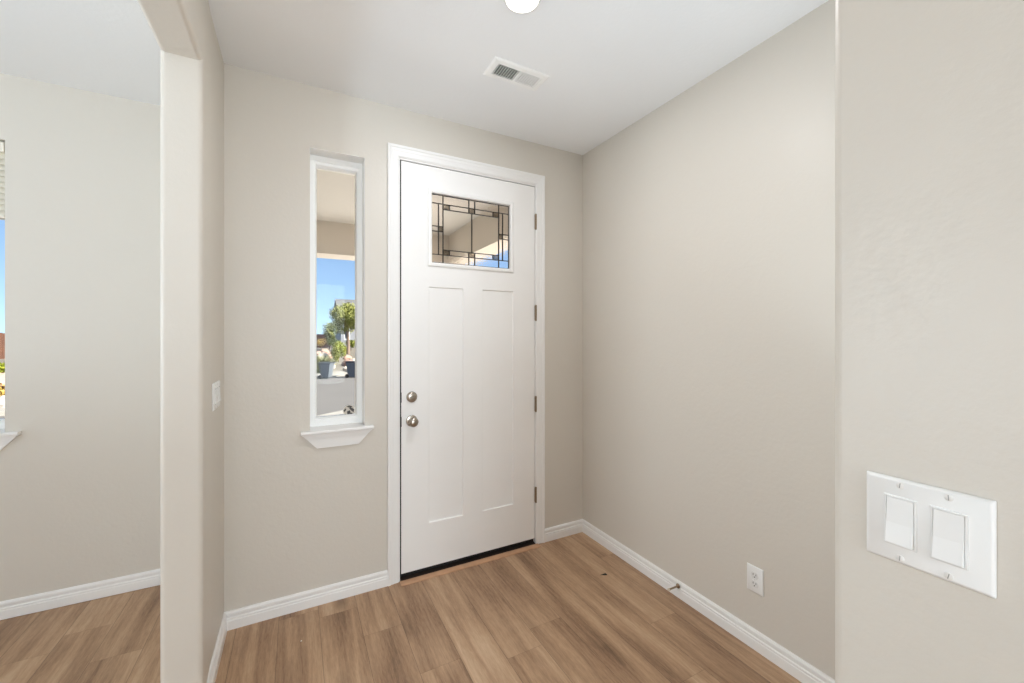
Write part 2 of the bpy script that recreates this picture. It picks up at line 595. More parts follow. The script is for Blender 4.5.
# ------------------------------------------------------------------ front door
def front_door():
    x0, x1, z0, z1 = DOOR
    cx = (x0 + x1) / 2
    yf, yb = D + .006, D + .051
    root = thing('door_1', 'white panelled front door with leaded glass window near its top', 'door', (cx, yf, z0), kind='structure')
    L = lambda x: x - cx
    Z = lambda z: z - z0
    bm = new()
    gx0, gx1, gz0, gz1 = .712, 1.262, 1.860, 2.294
    xs = sorted([x0, .704, gx0, .925, 1.056, gx1, 1.281, x1])
    zs = [z0, .298, 1.720, gz0, gz1, z1]
    panels = [(.704, .925, .298, 1.720), (1.056, 1.281, .298, 1.720)]
    inhole = lambda x, z: gx0 < x < gx1 and gz0 < z < gz1
    inpan = lambda x, z: any(a < x < b and c < z < d for a, b, c, d in panels)
    front = {}
    def V(x, y, z):
        k = (round(x, 5), round(y, 5), round(z, 5))
        if k not in front: front[k] = bm.verts.new((L(x), y, Z(z)))
        return front[k]
    for xa, xb in zip(xs, xs[1:]):
        for za, zb in zip(zs, zs[1:]):
            mx, mz = (xa + xb) / 2, (za + zb) / 2
            if not inhole(mx, mz):
                bm.faces.new([V(x, yb - yf, z) for x, z in ((xa, za), (xa, zb), (xb, zb), (xb, za))])
                if not inpan(mx, mz):
                    bm.faces.new([V(x, 0, z) for x, z in ((xa, za), (xb, za), (xb, zb), (xa, zb))])
    for a, b, c, d in panels:      # flat recessed panels with a small sloped edge
        i = .0045; dep = .0085
        o = [(a, c), (b, c), (b, d), (a, d)]
        n = [(a + i, c + i), (b - i, c + i), (b - i, d - i), (a + i, d - i)]
        # the rim follows every grid vertex along the panel edge
        exs = [x for x in xs if a <= x <= b]
        rim = [(x, c) for x in exs] + [(x, d) for x in exs[::-1]]
        inn = [(min(max(x, a + i), b - i), c + i) for x in exs] + [(min(max(x, a + i), b - i), d - i) for x in exs[::-1]]
        m = len(rim)
        for k in range(m):
            q = (k + 1) % m
            vs = [V(rim[k][0], 0, rim[k][1]), V(rim[q][0], 0, rim[q][1]), V(inn[q][0], dep, inn[q][1]), V(inn[k][0], dep, inn[k][1])]
            if len(set(vs)) > 2: bm.faces.new(vs)
        bm.faces.new([V(x, dep, z) for x, z in inn])
    for xa, xb in zip(xs, xs[1:]):
        for z in (z0, z1):
            bm.faces.new((V(xa, 0, z), V(xb, 0, z), V(xb, yb - yf, z), V(xa, yb - yf, z)))
        if gx0 <= xa and xb <= gx1:
            for z in (gz0, gz1):
                bm.faces.new((V(xa, 0, z), V(xb, 0, z), V(xb, yb - yf, z), V(xa, yb - yf, z)))
    for za, zb in zip(zs, zs[1:]):
        for x in (x0, x1):
            bm.faces.new((V(x, 0, za), V(x, 0, zb), V(x, yb - yf, zb), V(x, yb - yf, za)))
        if za >= gz0 and zb <= gz1:
            for x in (gx0, gx1):
                bm.faces.new((V(x, 0, za), V(x, 0, zb), V(x, yb - yf, zb), V(x, yb - yf, za)))
    slab = link('door_slab', bm, M['door'], root)
    # raised moulding round the light
    bm = new()
    ox0, ox1, oz0, oz1 = .697, 1.277, 1.842, 2.312
    prof = [(0, 0), (0, .006), (.006, .011), (.016, .012), (.024, .008), (.026, -.012), (.010, -.012), (.010, 0)]
    rings = []
    for sx, sz, ax, az in ((ox0, oz0, 1, 1), (ox1, oz0, -1, 1), (ox1, oz1, -1, -1), (ox0, oz1, 1, -1)):
        rings.append([(L(sx + ax * a), -t, Z(sz + az * a)) for a, t in prof])
    rings.append(rings[0])
    loft(bm, rings, caps=False)
    bmesh.ops.remove_doubles(bm, verts=bm.verts[:], dist=1e-5)
    link('glass_frame', bm, M['door'], root)
    # leaded glass
    ax0, ax1, az0, az1 = .7215, 1.2525, 1.868, 2.286
    W, H = ax1 - ax0, az1 - az0
    gx = lambda u: L(ax0 + u * W)
    gz = lambda v: Z(az1 - v * H)
    uA, uB = .142, .858           # full height cames
    uA2, uB2 = .088, .912         # short outer cames
    h1, h2, h3, h4 = .130, .205, .800, .875
    cu0, cu1 = .462, .538
    yg = .012
    g = link('leaded_pane', (lambda b: (box(b, gx(uA), gx(uB), yg, yg + .004, gz(h3), gz(h2)), b)[1])(new()), M['glass'], root)
    g['label'] = 'clear centre glass of the door window'
    bm = new()
    box(bm, gx(0), gx(uA), yg, yg + .004, gz(1), gz(0))
    box(bm, gx(uB), gx(1), yg, yg + .004, gz(1), gz(0))
    box(bm, gx(uA), gx(uB), yg, yg + .004, gz(1), gz(h3))
    box(bm, gx(uA), gx(uB), yg, yg + .004, gz(h2), gz(0))
    link('border_pane', bm, M['glass_pebble'], root)['label'] = 'pebbled border glass of the door window'
    bm = new()
    cw = .0026
    def vert(u, va, vb): box(bm, gx(u) - cw, gx(u) + cw, yg - .003, yg + .007, gz(vb), gz(va))
    def hori(v, ua, ub): box(bm, gx(ua), gx(ub), yg - .0028, yg + .0068, gz(v) - cw * .85, gz(v) + cw * .85)
    vert(uA, 0, 1); vert(uB, 0, 1)
    vert(uA2, h1, h4); vert(uB2, h1, h4)
    vert(.5, h2, h3)
    for u in (cu0, cu1):
        vert(u, 0, h2); vert(u, h3, 1)
    hori(h1, 0, 1); hori(h4, 0, 1); hori(h2, uA, uB); hori(h3, uA, uB)
    for v in (.463, .537):
        hori(v, 0, uA); hori(v, uB, 1)
    for u, q in ((uA + .078, 0), (uB - .078, 0)):
        vert(u, h1, h2); vert(u, h3, h4)
    hori(.004, 0, 1); hori(.996, 0, 1); vert(.003, 0, 1); vert(.997, 0, 1)
    link('lead_came', bm, M['came'], root)['label'] = 'dark lead lines of the door window'
    bm = new()
    for ua, ub, va, vb in ((uA, uA + .078, h1, h2), (uB - .078, uB, h1, h2), (cu0, cu1, h1, h2), (uA, uA + .078, h3, h4), (uB - .078, uB, h3, h4),
                           (cu0, cu1, h3, h4), (uA2, uA, .463, .537), (uB, uB2, .463, .537)):
        box(bm, gx(ua), gx(ub), yg - .0015, yg - .0005, gz(vb), gz(va))
    t = NT('smoky bevel glass'); t.t.nodes.remove(t.bsdf)
    tr = t.n('ShaderNodeBsdfTransparent'); tr.inputs[0].default_value = (.62, .60, .57, 1)
    t.l(tr.outputs[0], t.out.inputs[0])
    link('smoky_pane', bm, t.m, root)['label'] = 'small smoky glass squares of the door window'
    # knob and deadbolt
    kx, kz = L(.601), Z(.923)
    bm = new()
    lathe(bm, [(.0335, 0), (.0335, .003), (.031, .007), (.022, .009), (.014, .012), (.0125, .026), (.016, .031), (.024, .036), (.0275, .044), (.0275, .050), (.024, .057), (.014, .061), (.005, .0625)], center=(kx, 0, kz))
    k = link('door_knob', bm, M['nickel'], root, smooth=True); k['label'] = 'round satin nickel knob'
    bm = new(); box(bm, kx - .0045, kx + .0045, -.0655, -.0615, kz - .0015, kz + .0015)
    link('turn_button', bm, M['nickel'], k)
    dz = Z(1.064)
    bm = new()
    lathe(bm, [(.032, 0), (.032, .004), (.029, .012), (.024, .015), (.004, .0155)], center=(kx, 0, dz))
    d = link('deadbolt', bm, M['nickel'], root, smooth=True); d['label'] = 'round satin nickel deadbolt'
    bm = new()
    loft(bm, [[(kx - .014, -.0155, dz - .004), (kx + .014, -.0155, dz - .004), (kx + .014, -.0155, dz + .004), (kx - .014, -.0155, dz + .004)],
              [(kx - .013, -.027, dz - .0022), (kx + .013, -.027, dz - .0022), (kx + .013, -.027, dz + .0022), (kx - .013, -.027, dz + .0022)]])
    link('thumb_turn', bm, M['nickel'], d)
    for z in (.923, 1.064):       # latch and strike at the slab edge
        bm = new(); box(bm, L(x0) - .0062, L(x0) + .0012, -.0018, .022, Z(z) - .029, Z(z) + .029)
        link('latch_plate', bm, M['black'], root)['label'] = 'dark latch plate at the door edge'
    # four hinges
    for z in (2.204, 1.580, .957, .336):
        bm = new()
        r = .0068
        lathe(bm, [(.002, -.056), (.0055, -.053), (r, -.050), (r, -.0305), (r - .0006, -.0302), (r - .0006, -.0298), (r, -.0295), (r, -.0105), (r - .0006, -.0102), (r - .0006, -.0098), (r, -.0095),
                   (r, .0095), (r - .0006, .0098), (r - .0006, .0102), (r, .0105), (r, .0295), (r - .0006, .0298), (r - .0006, .0302), (r, .050), (.0055, .053), (.002, .056)],
              axis='z', seg=14, center=(L(1.4495), -.0095, Z(z)))
        box(bm, L(1.4445), L(1.4465), -.008, .03, Z(z) - .05, Z(z) + .05)
        link('hinge', bm, M['brass'], root, smooth=True)['label'] = 'satin nickel hinge barrel'
    # rubber sweep under the slab
    bm = new(); box(bm, L(x0) + .004, L(x1) - .004, .012, .034, Z(.012), Z(z0))
    link('door_sweep', bm, M['black'], root)['label'] = 'black sweep under the door'
front_door()

t_ = thing('threshold', 'dark threshold with tan wood strip under the white front door', 'threshold', (.992, D, 0))
bm = new()
loft(bm, [[(x, -.0155, 0.0005), (x, -.0155, .004), (x, .05, .012), (x, .155, .012), (x, .155, .0005)] for x in (-.4535, .4525)])
link('sill_plate', bm, M['sill'], t_)
bm = new()
loft(bm, [[(x, -.056, .0004), (x, -.056, .004), (x, -.053, .0080), (x, -.040, .0095), (x, -.0165, .0095), (x, -.0165, .0004)] for x in (-.466, .463)])
link('wood_strip', bm, M['strip'], t_, bevel=.0012)['label'] = 'tan wood reducer strip'

# ------------------------------------------------------------------ windows
def window_unit(name, label, hole, Y, depth_frame, stool_ext, apron_in, jamb_m):
    x0, x1, _, zt = hole
    zs = .925 if name == 'window_1' else .940
    root = thing(name, label, 'window', ((x0 + x1) / 2, Y, zs), kind='structure')
    cx = (x0 + x1) / 2
    L = lambda x: x - cx
    Z = lambda z: z - zs
    yfr = depth_frame
    # vinyl frame: outer ring then a glazing bead
    bm = new()
    fw_s, fw_t, fw_b = .036, .060, .048
    prof_s = [(0, yfr), (.50, yfr), (.54, yfr + .004), (.80, yfr + .004), (1.0, yfr + .016), (1.0, yfr + .045), (0, yfr + .045)]
    rings = []
    for sx, sz, ax, az, fz in ((x0, zs, 1, 1, fw_b), (x1, zs, -1, 1, fw_b), (x1, zt, -1, -1, fw_t), (x0, zt, 1, -1, fw_t)):
        rings.append([(L(sx + ax * a * fw_s), y, Z(sz + az * a * fz)) for a, y in prof_s])
    rings.append(rings[0])
    loft(bm, rings, caps=False)
    bmesh.ops.remove_doubles(bm, verts=bm.verts[:], dist=1e-5)
    link('window_frame', bm, M['vinyl'], root)
    bm = new()
    box(bm, L(x0 + fw_s - .004), L(x1 - fw_s + .004), yfr + .026, yfr + .032, Z(zs + fw_b - .004), Z(zt - fw_t + .004))
    link('pane', bm, M['glass'], root)
    # white stool and crown-shaped apron
    sx0, sx1 = x0 - stool_ext, x1 + stool_ext
    bm = new()
    pr = [(-.031, -.018), (-.034, -.014), (-.034, -.005), (-.030, 0)]
    loft(bm, [[(L(x), y, z) for y, z in pr] + [(L(x), -.0005, 0), (L(x), -.0005, -.020)] for x in (sx0, sx1)])
    box(bm, L(x0) + .0005, L(x1) - .0005, -.001, yfr, -.020, 0)
    link('window_sill', bm, M['trim'], root, bevel=.0015)
    bm = new()
    lev = [(0, -.0185, .0285), (.006, -.025, .028), (.0065, -.0255, .0225), (.018, -.038, .0215), (.0185, -.0385, .0160), (.032, -.053, .0150), (.060, -.085, .0120), (.0715, -.0965, .0115)]
    rings = []
    for ins, z, out in lev:
        a, b = L(sx0 + .006 + ins), L(sx1 - .006 - ins)
        rings.append([(a, -out, z), (b, -out, z), (b, -.0005, z), (a, -.0005, z)])
    loft(bm, rings)
    link('window_apron', bm, M['trim'], root)
    return root
window_unit('window_1', 'tall narrow white window beside the front door', SIDE, D, .092, .044, .07, None)
window_unit('window_2', 'side room window at the edge of view with a raised blind', LWIN, D2, .100, .058, .07, None)

# white liner added over the tall window's reveal for its daylight brightness
bm = new()
x0, x1, z0, z1 = SIDE
for a in ((x0, x0 + .0012, D + .0005, D + .159, .926, z1), (x1 - .0012, x1, D + .0005, D + .159, .926, z1), (x0 + .0012, x1 - .0012, D + .0005, D + .159, z1 - .0012, z1)):
    box(bm, *a)
struct('trim_2', bm, M['trim'], 'white liner added for the daylit reveal of the tall narrow window', 'window reveal')

def roundel():  # pale disc with dark patches on the glass
    w = thing('roundel', 'small round dark and pale sticker low on the narrow window glass', 'roundel', (.2674, D + .117, .9945))
    bm = new()
    n = 28
    lathe(bm, [(.031, 0), (.031, .0006)], seg=n)
    link('roundel_disc', bm, M['roundel_pale'], w)
    bm = new()
    def poly(pts): 
        loft(bm, [[(x * .0295, -.0006, z * .0295) for x, z in pts], [(x * .0295, -.0011, z * .0295) for x, z in pts]])
    poly([(-.5, .85), (.05, 1.0), (.6, .8), (.35, .45), (-.1, .6)])
    poly([(.0, .45), (.5, .5), (.98, .15), (.85, -.45), (.45, -.1)])
    poly([(.35, -.4), (.7, -.55), (.3, -.9), (.2, -.6)])
    poly([(-1, .1), (-.55, .5), (-.5, .2), (-.8, -.3)])
    poly([(-.35, -.15), (.15, .05), (.3, -.35), (.1, -.9), (-.3, -.8)])
    link('roundel_patches', bm, M['roundel_dark'], w)['label'] = 'dark patches'
roundel()

def blind():
    b = thing('window_blind', 'cream horizontal blind raised over the side room window', 'blind', ((LWIN[0] + LWIN[1]) / 2, D2 + .045, 2.02))
    hw = (LWIN[1] - LWIN[0]) / 2 - .01
    bm = new(); box(bm, -hw, hw, -.03, .03, .335, .385); link('headrail', bm, M['blind'], b, bevel=.003)
    bm = new()
    for k in range(11):
        z = .032 + k * .029
        loft(bm, [[(x, -.016, z - .018), (x, -.002, z + .001), (x, .012, z + .018), (x, .014, z + .017), (x, .0005, z - .001), (x, -.014, z - .019)] for x in (-hw, hw)])
    link('slats', bm, M['blind'], b)
    bm = new(); box(bm, -hw, hw, -.025, .025, 0, .020); link('bottom_rail', bm, M['blind'], b, bevel=.003)
    for x in (-.5, .5):
        bm = new(); box(bm, x - .001, x + .001, -.001, .001, .015, .34)
        link('ladder_cord', bm, M['blind'], b)
blind()

# ------------------------------------------------------------------ wall plates
def plate_bm(w, h, t=.0062):
    bm = new()
    loft(bm, [[(-w / 2, 0, -h / 2), (w / 2, 0, -h / 2), (w / 2, 0, h / 2), (-w / 2, 0, h / 2)],
              [(-w / 2, -.002, -h / 2), (w / 2, -.002, -h / 2), (w / 2, -.002, h / 2), (-w / 2, -.002, h / 2)],
              [(-w / 2 + .0015, -.0042, -h / 2 + .0015), (w / 2 - .0015, -.0042, -h / 2 + .0015), (w / 2 - .0015, -.0042, h / 2 - .0015), (-w / 2 + .0015, -.0042, h / 2 - .0015)],
              [(-w / 2 + .004, -t, -h / 2 + .004), (w / 2 - .004, -t, -h / 2 + .004), (w / 2 - .004, -t, h / 2 - .004), (-w / 2 + .004, -t, h / 2 - .004)]])
    return bm

def screw(parent, x, z, y, turn):
    bm = new()
    lathe(bm, [(.0042, 0), (.0042, .0006), (.0034, .0013), (.001, .0015)], center=(x, y, z), seg=16)
    s = link('screw', bm, M['screw'], parent, smooth=True)
    bm = new()
    c, q = math.cos(turn), math.sin(turn)
    a, b = .0032, .00045
    pts = [(x + c * i * a - q * j * b, z + q * i * a + c * j * b) for i, j in ((-1, -1), (1, -1), (1, 1), (-1, 1))]
    loft(bm, [[(px, y - .0012, pz) for px, pz in pts], [(px, y - .0017, pz) for px, pz in pts]])
    link('screw_slot', bm, M['slot_soft'], s)

def switch_plate(name, label, loc, rot, gangs, w, h):
    t = thing(name, label, 'light switch', loc, rot)
    T = .0062
    link('wall_plate', plate_bm(w, h, T), M['plate'], t, smooth=True, bevel=.0016, seg=3)
    for g in range(gangs):
        cx = (g - (gangs - 1) / 2) * .046
        # thin seat around the rocker
        bm = new()
        rw, rh = .0335 / 2, .0668 / 2
        rings = []
        for sx, sz in ((-1, -1), (1, -1), (1, 1), (-1, 1)):
            rings.append([(cx + sx * (rw + a), -T - b, sz * (rh + a)) for a, b in ((.0, -.001), (.0, .0012), (-.0015, .0016), (-.0026, .0016), (-.0026, -.001))])
        rings.append(rings[0])
        loft(bm, rings, caps=False)
        bmesh.ops.remove_doubles(bm, verts=bm.verts[:], dist=1e-6)
        f = link('rocker_seat', bm, M['plate_edge'], t)
        # paddle: upper half pushed in, lower half standing out
        bm = new()
        pw, ph = rw - .0031, rh - .0031
        prof = [(-ph, T + .0062), (-ph + .001, T + .0066), (-.003, T + .0032), (.003, T + .0029), (ph, T + .0012), (ph, T - .003), (-ph, T - .003)]
        loft(bm, [[(cx + x, -y, z) for z, y in prof] for x in (-pw, pw)])
        link('rocker', bm, M['plate'], f, bevel=.0004)
        for z, a in ((.0485, 1.45 + g * .2), (-.0485, 1.5 - g * .15)):
            screw(t, cx, z, -T, a)
    return t
switch_plate('light_switch', 'white double rocker switch plate on the pale wall corner close by', (NX - .0002, .218, 1.176), -PI / 2, 2, .1220, .1140)
switch_plate('light_switch', 'white switch plate on the narrow partition wall left of the tall window', (XL + .0002, 2.165, 1.1665), PI / 2, 3, .163, .1150)

def outlet():
    t = thing('wall_outlet', 'white double power outlet low on the right wall', 'outlet', (XR - .0002, 1.130, .314), -PI / 2)
    T = .0058
    link('wall_plate', plate_bm(.076, .119, T), M['plate'], t, smooth=True, bevel=.0016, seg=3)
    for s in (1, -1):
        cz = s * .0195
        bm = new()
        pts = []
        for k in range(32):
            a = 2 * PI * k / 32
            pts.append((.0172 * math.cos(a), cz + max(-.0142, min(.0142, .0172 * math.sin(a)))))
        loft(bm, [[(x, -T + .001, z) for x, z in pts], [(x, -T - .0012, z) for x, z in pts], [(x * .96, -T - .0016, cz + (z - cz) * .96) for x, z in pts]])
        r = link('socket', bm, M['plate_edge'], t)
        bm = new()
        y0, y1 = -T - .0022, -T - .001
        box(bm, -.0075, -.0053, y0, y1, cz - .001, cz + .0082)
        box(bm, .0053, .0075, y0, y1, cz + .0, cz + .0075)
        lathe(bm, [(.0026, 0), (.0026, .0012)], center=(0, y1, cz - .0072), seg=14)
        link('socket_slot', bm, M['slot'], r)
    screw(t, 0, 0, -T, .3)
outlet()

# ------------------------------------------------------------------ door stop, floor bits
def door_stop():
    t = thing('door_stop', 'small nickel door stop screwed to the right baseboard', 'door stop', (XR - .0150, 1.545, .064))
    bm = new()
    lathe(bm, [(.0125, 0.0), (.0125, -.002), (.010, -.006), (.0062, -.010), (.0050, -.014)], axis='x', seg=20)
    link('stop_base', bm, M['brass'], t, smooth=True)
    bm = new()
    lathe(bm, [(.0045, -.012), (.0045, -.062), (.0062, -.063), (.0062, -.067)], axis='x', seg=16)
    link('stop_rod', bm, M['brass'], t, smooth=True)
    bm = new()
    lathe(bm, [(.0062, -.067), (.0075, -.068), (.0075, -.074), (.005, -.078)], axis='x', seg=16)
    link('rubber_tip', bm, M['rubber'], t, smooth=True)
door_stop()

bm = new()
loft(bm, [[(-.020, .006, .0003), (.016, -.014, .0003), (.021, .006, .0003), (.006, .004, .0003)], [(-.020, .006, .0012), (.016, -.014, .005), (.021, .006, .0016), (.006, .004, .003)]])
o = link('leaf_flake', bm, M['flake'])
o.location = (1.618, 1.900, 0)
tag(o, 'tiny black flake lying on the plank floor near the right baseboard', 'debris')
bm = new()
lathe(bm, [(.0025, .0002), (.0038, .0012), (.0022, .0028)], axis='z', seg=7)
o = link('paint_chip', bm, M['chip'])
o.location = (0.020, 2.1445, 0)
tag(o, 'tiny white chip lying on the plank floor below the tall window', 'debris')

# ------------------------------------------------------------------ ceiling register and lamp
def register():
    x0, x1, y0, y1 = .831, 1.139, 1.742, 1.890
    cx, cy = (x0 + x1) / 2, (y0 + y1) / 2
    t = thing('ceiling_vent', 'white louvered vent in the foyer ceiling above the front door', 'vent', (cx, cy, HC))
    hx, hy = (x1 - x0) / 2, (y1 - y0) / 2
    gx, gy = .121, .042
    bm = new()
    prof = [(0, 0), (0, -.002), (.008, -.0065), (.022, -.0075), (None, -.0075), (None, -.001)]
    rings = []
    for sx, sy in ((-1, -1), (1, -1), (1, 1), (-1, 1)):
        ring = []
        for a, z in prof:
            if a is None: ring.append((sx * gx, sy * gy, z))
            else: ring.append((sx * (hx - a), sy * (hy - a), z))
        rings.append(ring)
    rings.append(rings[0])
    loft(bm, rings, caps=False)
    bmesh.ops.remove_doubles(bm, verts=bm.verts[:], dist=1e-6)
    box(bm, -.005, .005, -gy, gy, -.0075, -.001)
    link('vent_frame', bm, M['vinyl'], t)
    for side in (-1, 1):
        bm = new()
        n = 9
        for k in range(n):
            x = side * (.0125 + k * (.121 - .018) / (n - 1))
            deg, hl, th = (60, .0038, .0005) if side > 0 else (16, .0056, .0009)
            ang = math.radians(-deg) * side
            dx, dz = hl * math.sin(ang), hl * math.cos(ang)
            tx, tz = th * math.cos(ang), -th * math.sin(ang)
            zc = -.0055
            q = [(x - dx - tx, zc - dz - tz), (x - dx + tx, zc - dz + tz), (x + dx + tx, zc + dz + tz), (x + dx - tx, zc + dz - tz)]
            loft(bm, [[(a, y, b) for a, b in q] for y in (-gy, gy)])
        link('louver_bank', bm, M['vinyl'], t)
    bm = new()
    box(bm, -gx, gx, -gy, gy, -.0010, -.0004)
    link('damper', bm, M['slot'], t)['label'] = 'dark inside of the vent'
    bm = new()
    box(bm, -gx, -.006, -.003, .003, -.0024, -.0012)
    link('damper_bar', bm, M['black'], t)
    for s in (-1, 1):
        bm = new()
        lathe(bm, [(.0035, 0), (.003, .0012), (.001, .0015)], axis='-z', center=(s * .140, 0, -.0068), seg=14)
        link('screw', bm, M['screw'], t, smooth=True)
register()

def ceiling_lamp():
    lx, ly = .778, 1.388
    t = thing('ceiling_light', 'lit round flush lamp on the foyer ceiling', 'ceiling light', (lx, ly, HC))
    bm = new()
    lathe(bm, [(.0735, 0), (.0735, .004), (.0705, .009), (.064, .012), (.064, .003)], axis='-z', seg=40)
    link('trim_ring', bm, M['vinyl'], t, smooth=True)
    bm = new()
    lathe(bm, [(.064, .004), (.064, .0115), (.056, .0140), (.033, .0165), (.004, .0170)], axis='-z', seg=40)
    link('diffuser', bm, M['lamp'], t, smooth=True)
    d = bpy.data.lights.new('lamp_glow', 'AREA')
    d.shape = 'DISK'; d.size = .13; d.energy = 10.2; d.color = (.97, .97, 1.0)
    o = bpy.data.objects.new('lamp_glow', d)
    COL.objects.link(o)
    o.location = (0, 0, -.022)
    o.parent = t
ceiling_lamp()

# ------------------------------------------------------------------ porch and house outside
bm = new()
box(bm, XL, 1.80 + .3, D + .16, 5.49, 2.745, 2.95)
struct('porch_ceiling', bm, M['porch_ceiling'], 'pale porch ceiling seen through the door glass', 'porch ceiling')
bm = new()
box(bm, XL, 2.06, 5.16, 5.49, 2.37, 2.745)
box(bm, 1.78, 2.06, D + .16, 5.16, 2.37, 2.745)
box(bm, 1.78, 2.06, 5.19, 5.47, -.6, 2.37)
box(bm, XL - .13, XL, D2 + .156, 5.49, -.6, 2.745)
struct('porch_beam', bm, M['stucco'], 'beige stucco beam around the porch beyond the tall window', 'porch beam')
bm = new()
box(bm, XL - .13, 2.06, D + .161, 5.49, -.7, -.03)
struct('porch_slab', bm, M['paving'])
bm = new()
box(bm, XA - .6, 2.2, YB - .6, 3.5, 2.97, 3.05)
box(bm, 2.2, XB + .6, YB - .6, -.2, 2.97, 3.05)
box(bm, XL - .5, 2.2, 3.5, 5.9, 2.97, 3.05)
struct('roof', bm, M['shingle'])

# ------------------------------------------------------------------ street outside
CW, SW_ = math.cos(YAW), math.sin(YAW)
TX, TY = .778, .628            # direction of the street
Nx, Ny = -.628, .778           # away from the house
def ray(px):
    u = (px - 512) / FPX
    return SW_ + u * CW, CW - u * SW_
def at(px, py, fwd):           # point of the photograph at a given distance
    dx, dy = ray(px)
    return Vector((dx * fwd, dy * fwd, EYE + (CY - py) / FPX * fwd))
def rn(n, t): return (TX * t + Nx * n, TY * t + Ny * n)
def strip(name, pts, mat, label=None, cat=None, t0=-45, t1=75, seg=1, rough=0):
    """ground strip across the street direction; pts = (n, z)"""
    bm = new()
    rows = []
    for k in range(seg + 1):
        t = t0 + (t1 - t0) * k / seg
        row = []
        for n, z in pts:
            x, y = rn(n, t)
            row.append(bm.verts.new((x, y, z + (mnoise.noise((x * .35, y * .35, 3)) * rough))))
        rows.append(row)
    for a, b in zip(rows, rows[1:]):
        for i in range(len(pts) - 1):
            bm.faces.new((a[i], b[i], b[i + 1], a[i + 1]))
    r = bmesh.ops.extrude_face_region(bm, geom=bm.faces[:])
    for v in r['geom']:
        if isinstance(v, bmesh.types.BMVert): v.co.z -= .5
    return struct(name, bm, mat, label, cat)
ZS = -1.33
strip('ground_front', [(-30, -.75), (3.4, -.55), (6, -.72), (8.9, -1.24), (9.6, -1.30)], M['paving'])
strip('sidewalk', [(9.6, -1.19), (11.0, -1.19)], M['concrete'], 'pale concrete strip along the near side of the street', 'sidewalk')
strip('kerb', [(11.0, -1.185), (11.2, -1.20)], M['concrete'])
strip('road', [(11.2, ZS - .01), (16.5, ZS + .04), (21.6, ZS)], M['asphalt'], 'grey asphalt street beyond the tall window', 'road')
strip('kerb_far', [(21.6, ZS + .13), (21.85, ZS + .15)], M['concrete'])
strip('sidewalk_far', [(21.85, ZS + .15), (23.6, ZS + .16)], M['concrete'], 'pale sidewalk behind the bins across the street', 'sidewalk')
YARD = [(23.6, -1.18), (25, -.98), (27, -.62), (29, -.28), (31, -.02), (36, .1), (60, .35), (110, .6)]
strip('yard_far', YARD, M['dirt'], 'pale rocky yard rising across the street', 'yard', seg=80, rough=.10)
def yard_z(x, y):
    n = x * Nx + y * Ny
    if n < 21.6: return ZS
    if n < 23.6: return ZS + .15
    for (a, za), (b, zb) in zip(YARD, YARD[1:]):
        if a <= n <= b: return za + (zb - za) * (n - a) / (b - a)
    return 0
def drop(px, fwd):
    """point on the ground below the view through picture column px at distance fwd"""
    dx, dy = ray(px)
    x, y = dx * fwd, dy * fwd
    return Vector((x, y, yard_z(x, y)))

def wheelie_bin(px, py_base, fwd, rot, label, h=1.06):
    p = at(px, py_base, fwd)
    t = thing('wheelie_bin', label, 'bin', (p.x, p.y, ZS if True else p.z), rot, 'wheelie bins at the kerb')
    # local: front faces -y, wheels at +y
    bm = new()
    loft(bm, [[(-.25, -.22, .05), (.25, -.22, .05), (.25, .20, .05), (-.25, .20, .05)],
              [(-.255, -.25, .15), (.255, -.25, .15), (.255, .24, .15), (-.255, .24, .15)],
              [(-.315, -.36, h - .12), (.315, -.36, h - .12), (.315, .33, h - .12), (-.315, .33, h - .12)],
              [(-.335, -.39, h - .11), (.335, -.39, h - .11), (.335, .35, h - .11), (-.335, .35, h - .11)],
              [(-.335, -.39, h - .06), (.335, -.39, h - .06), (.335, .35, h - .06), (-.335, .35, h - .06)]])
    link('bin_body', bm, M['bin'], t, bevel=.015)
    bm = new()
    loft(bm, [[(-.345, -.41, h - .06), (.345, -.41, h - .06), (.345, .36, h - .06), (-.345, .36, h - .06)],
              [(-.345, -.41, h - .03), (.345, -.41, h - .03), (.345, .36, h - .02), (-.345, .36, h - .02)],
              [(-.29, -.33, h + .0), (.29, -.33, h + .0), (.29, .34, h + .02), (-.29, .34, h + .02)]])
    link('bin_lid', bm, M['bin_dark'], t, bevel=.012)
    for s in (-1, 1):
        bm = new()
        lathe(bm, [(.05, -.03), (.12, -.03), (.13, -.02), (.13, .02), (.12, .03), (.05, .03)], axis='x', seg=20, center=(s * .30, .26, .131))
        link('wheel', bm, M['tyre'], t, smooth=True)
    bm = new()
    box(bm, -.27, .27, .40, .435, h - .10, h - .065)
    box(bm, -.27, -.235, .34, .42, h - .10, h - .065)
    box(bm, .235, .27, .34, .42, h - .10, h - .065)
    link('bin_handle', bm, M['bin_dark'], t, bevel=.008)
    return t
wheelie_bin(326.5, 378.6, 26.2, math.radians(60), 'blue-grey wheeled bin at the left across the street, below the pale grass clump')
wheelie_bin(353.0, 375.6, 26.9, math.radians(60), 'blue-grey wheeled bin at the far kerb on the right, cut by the window frame')

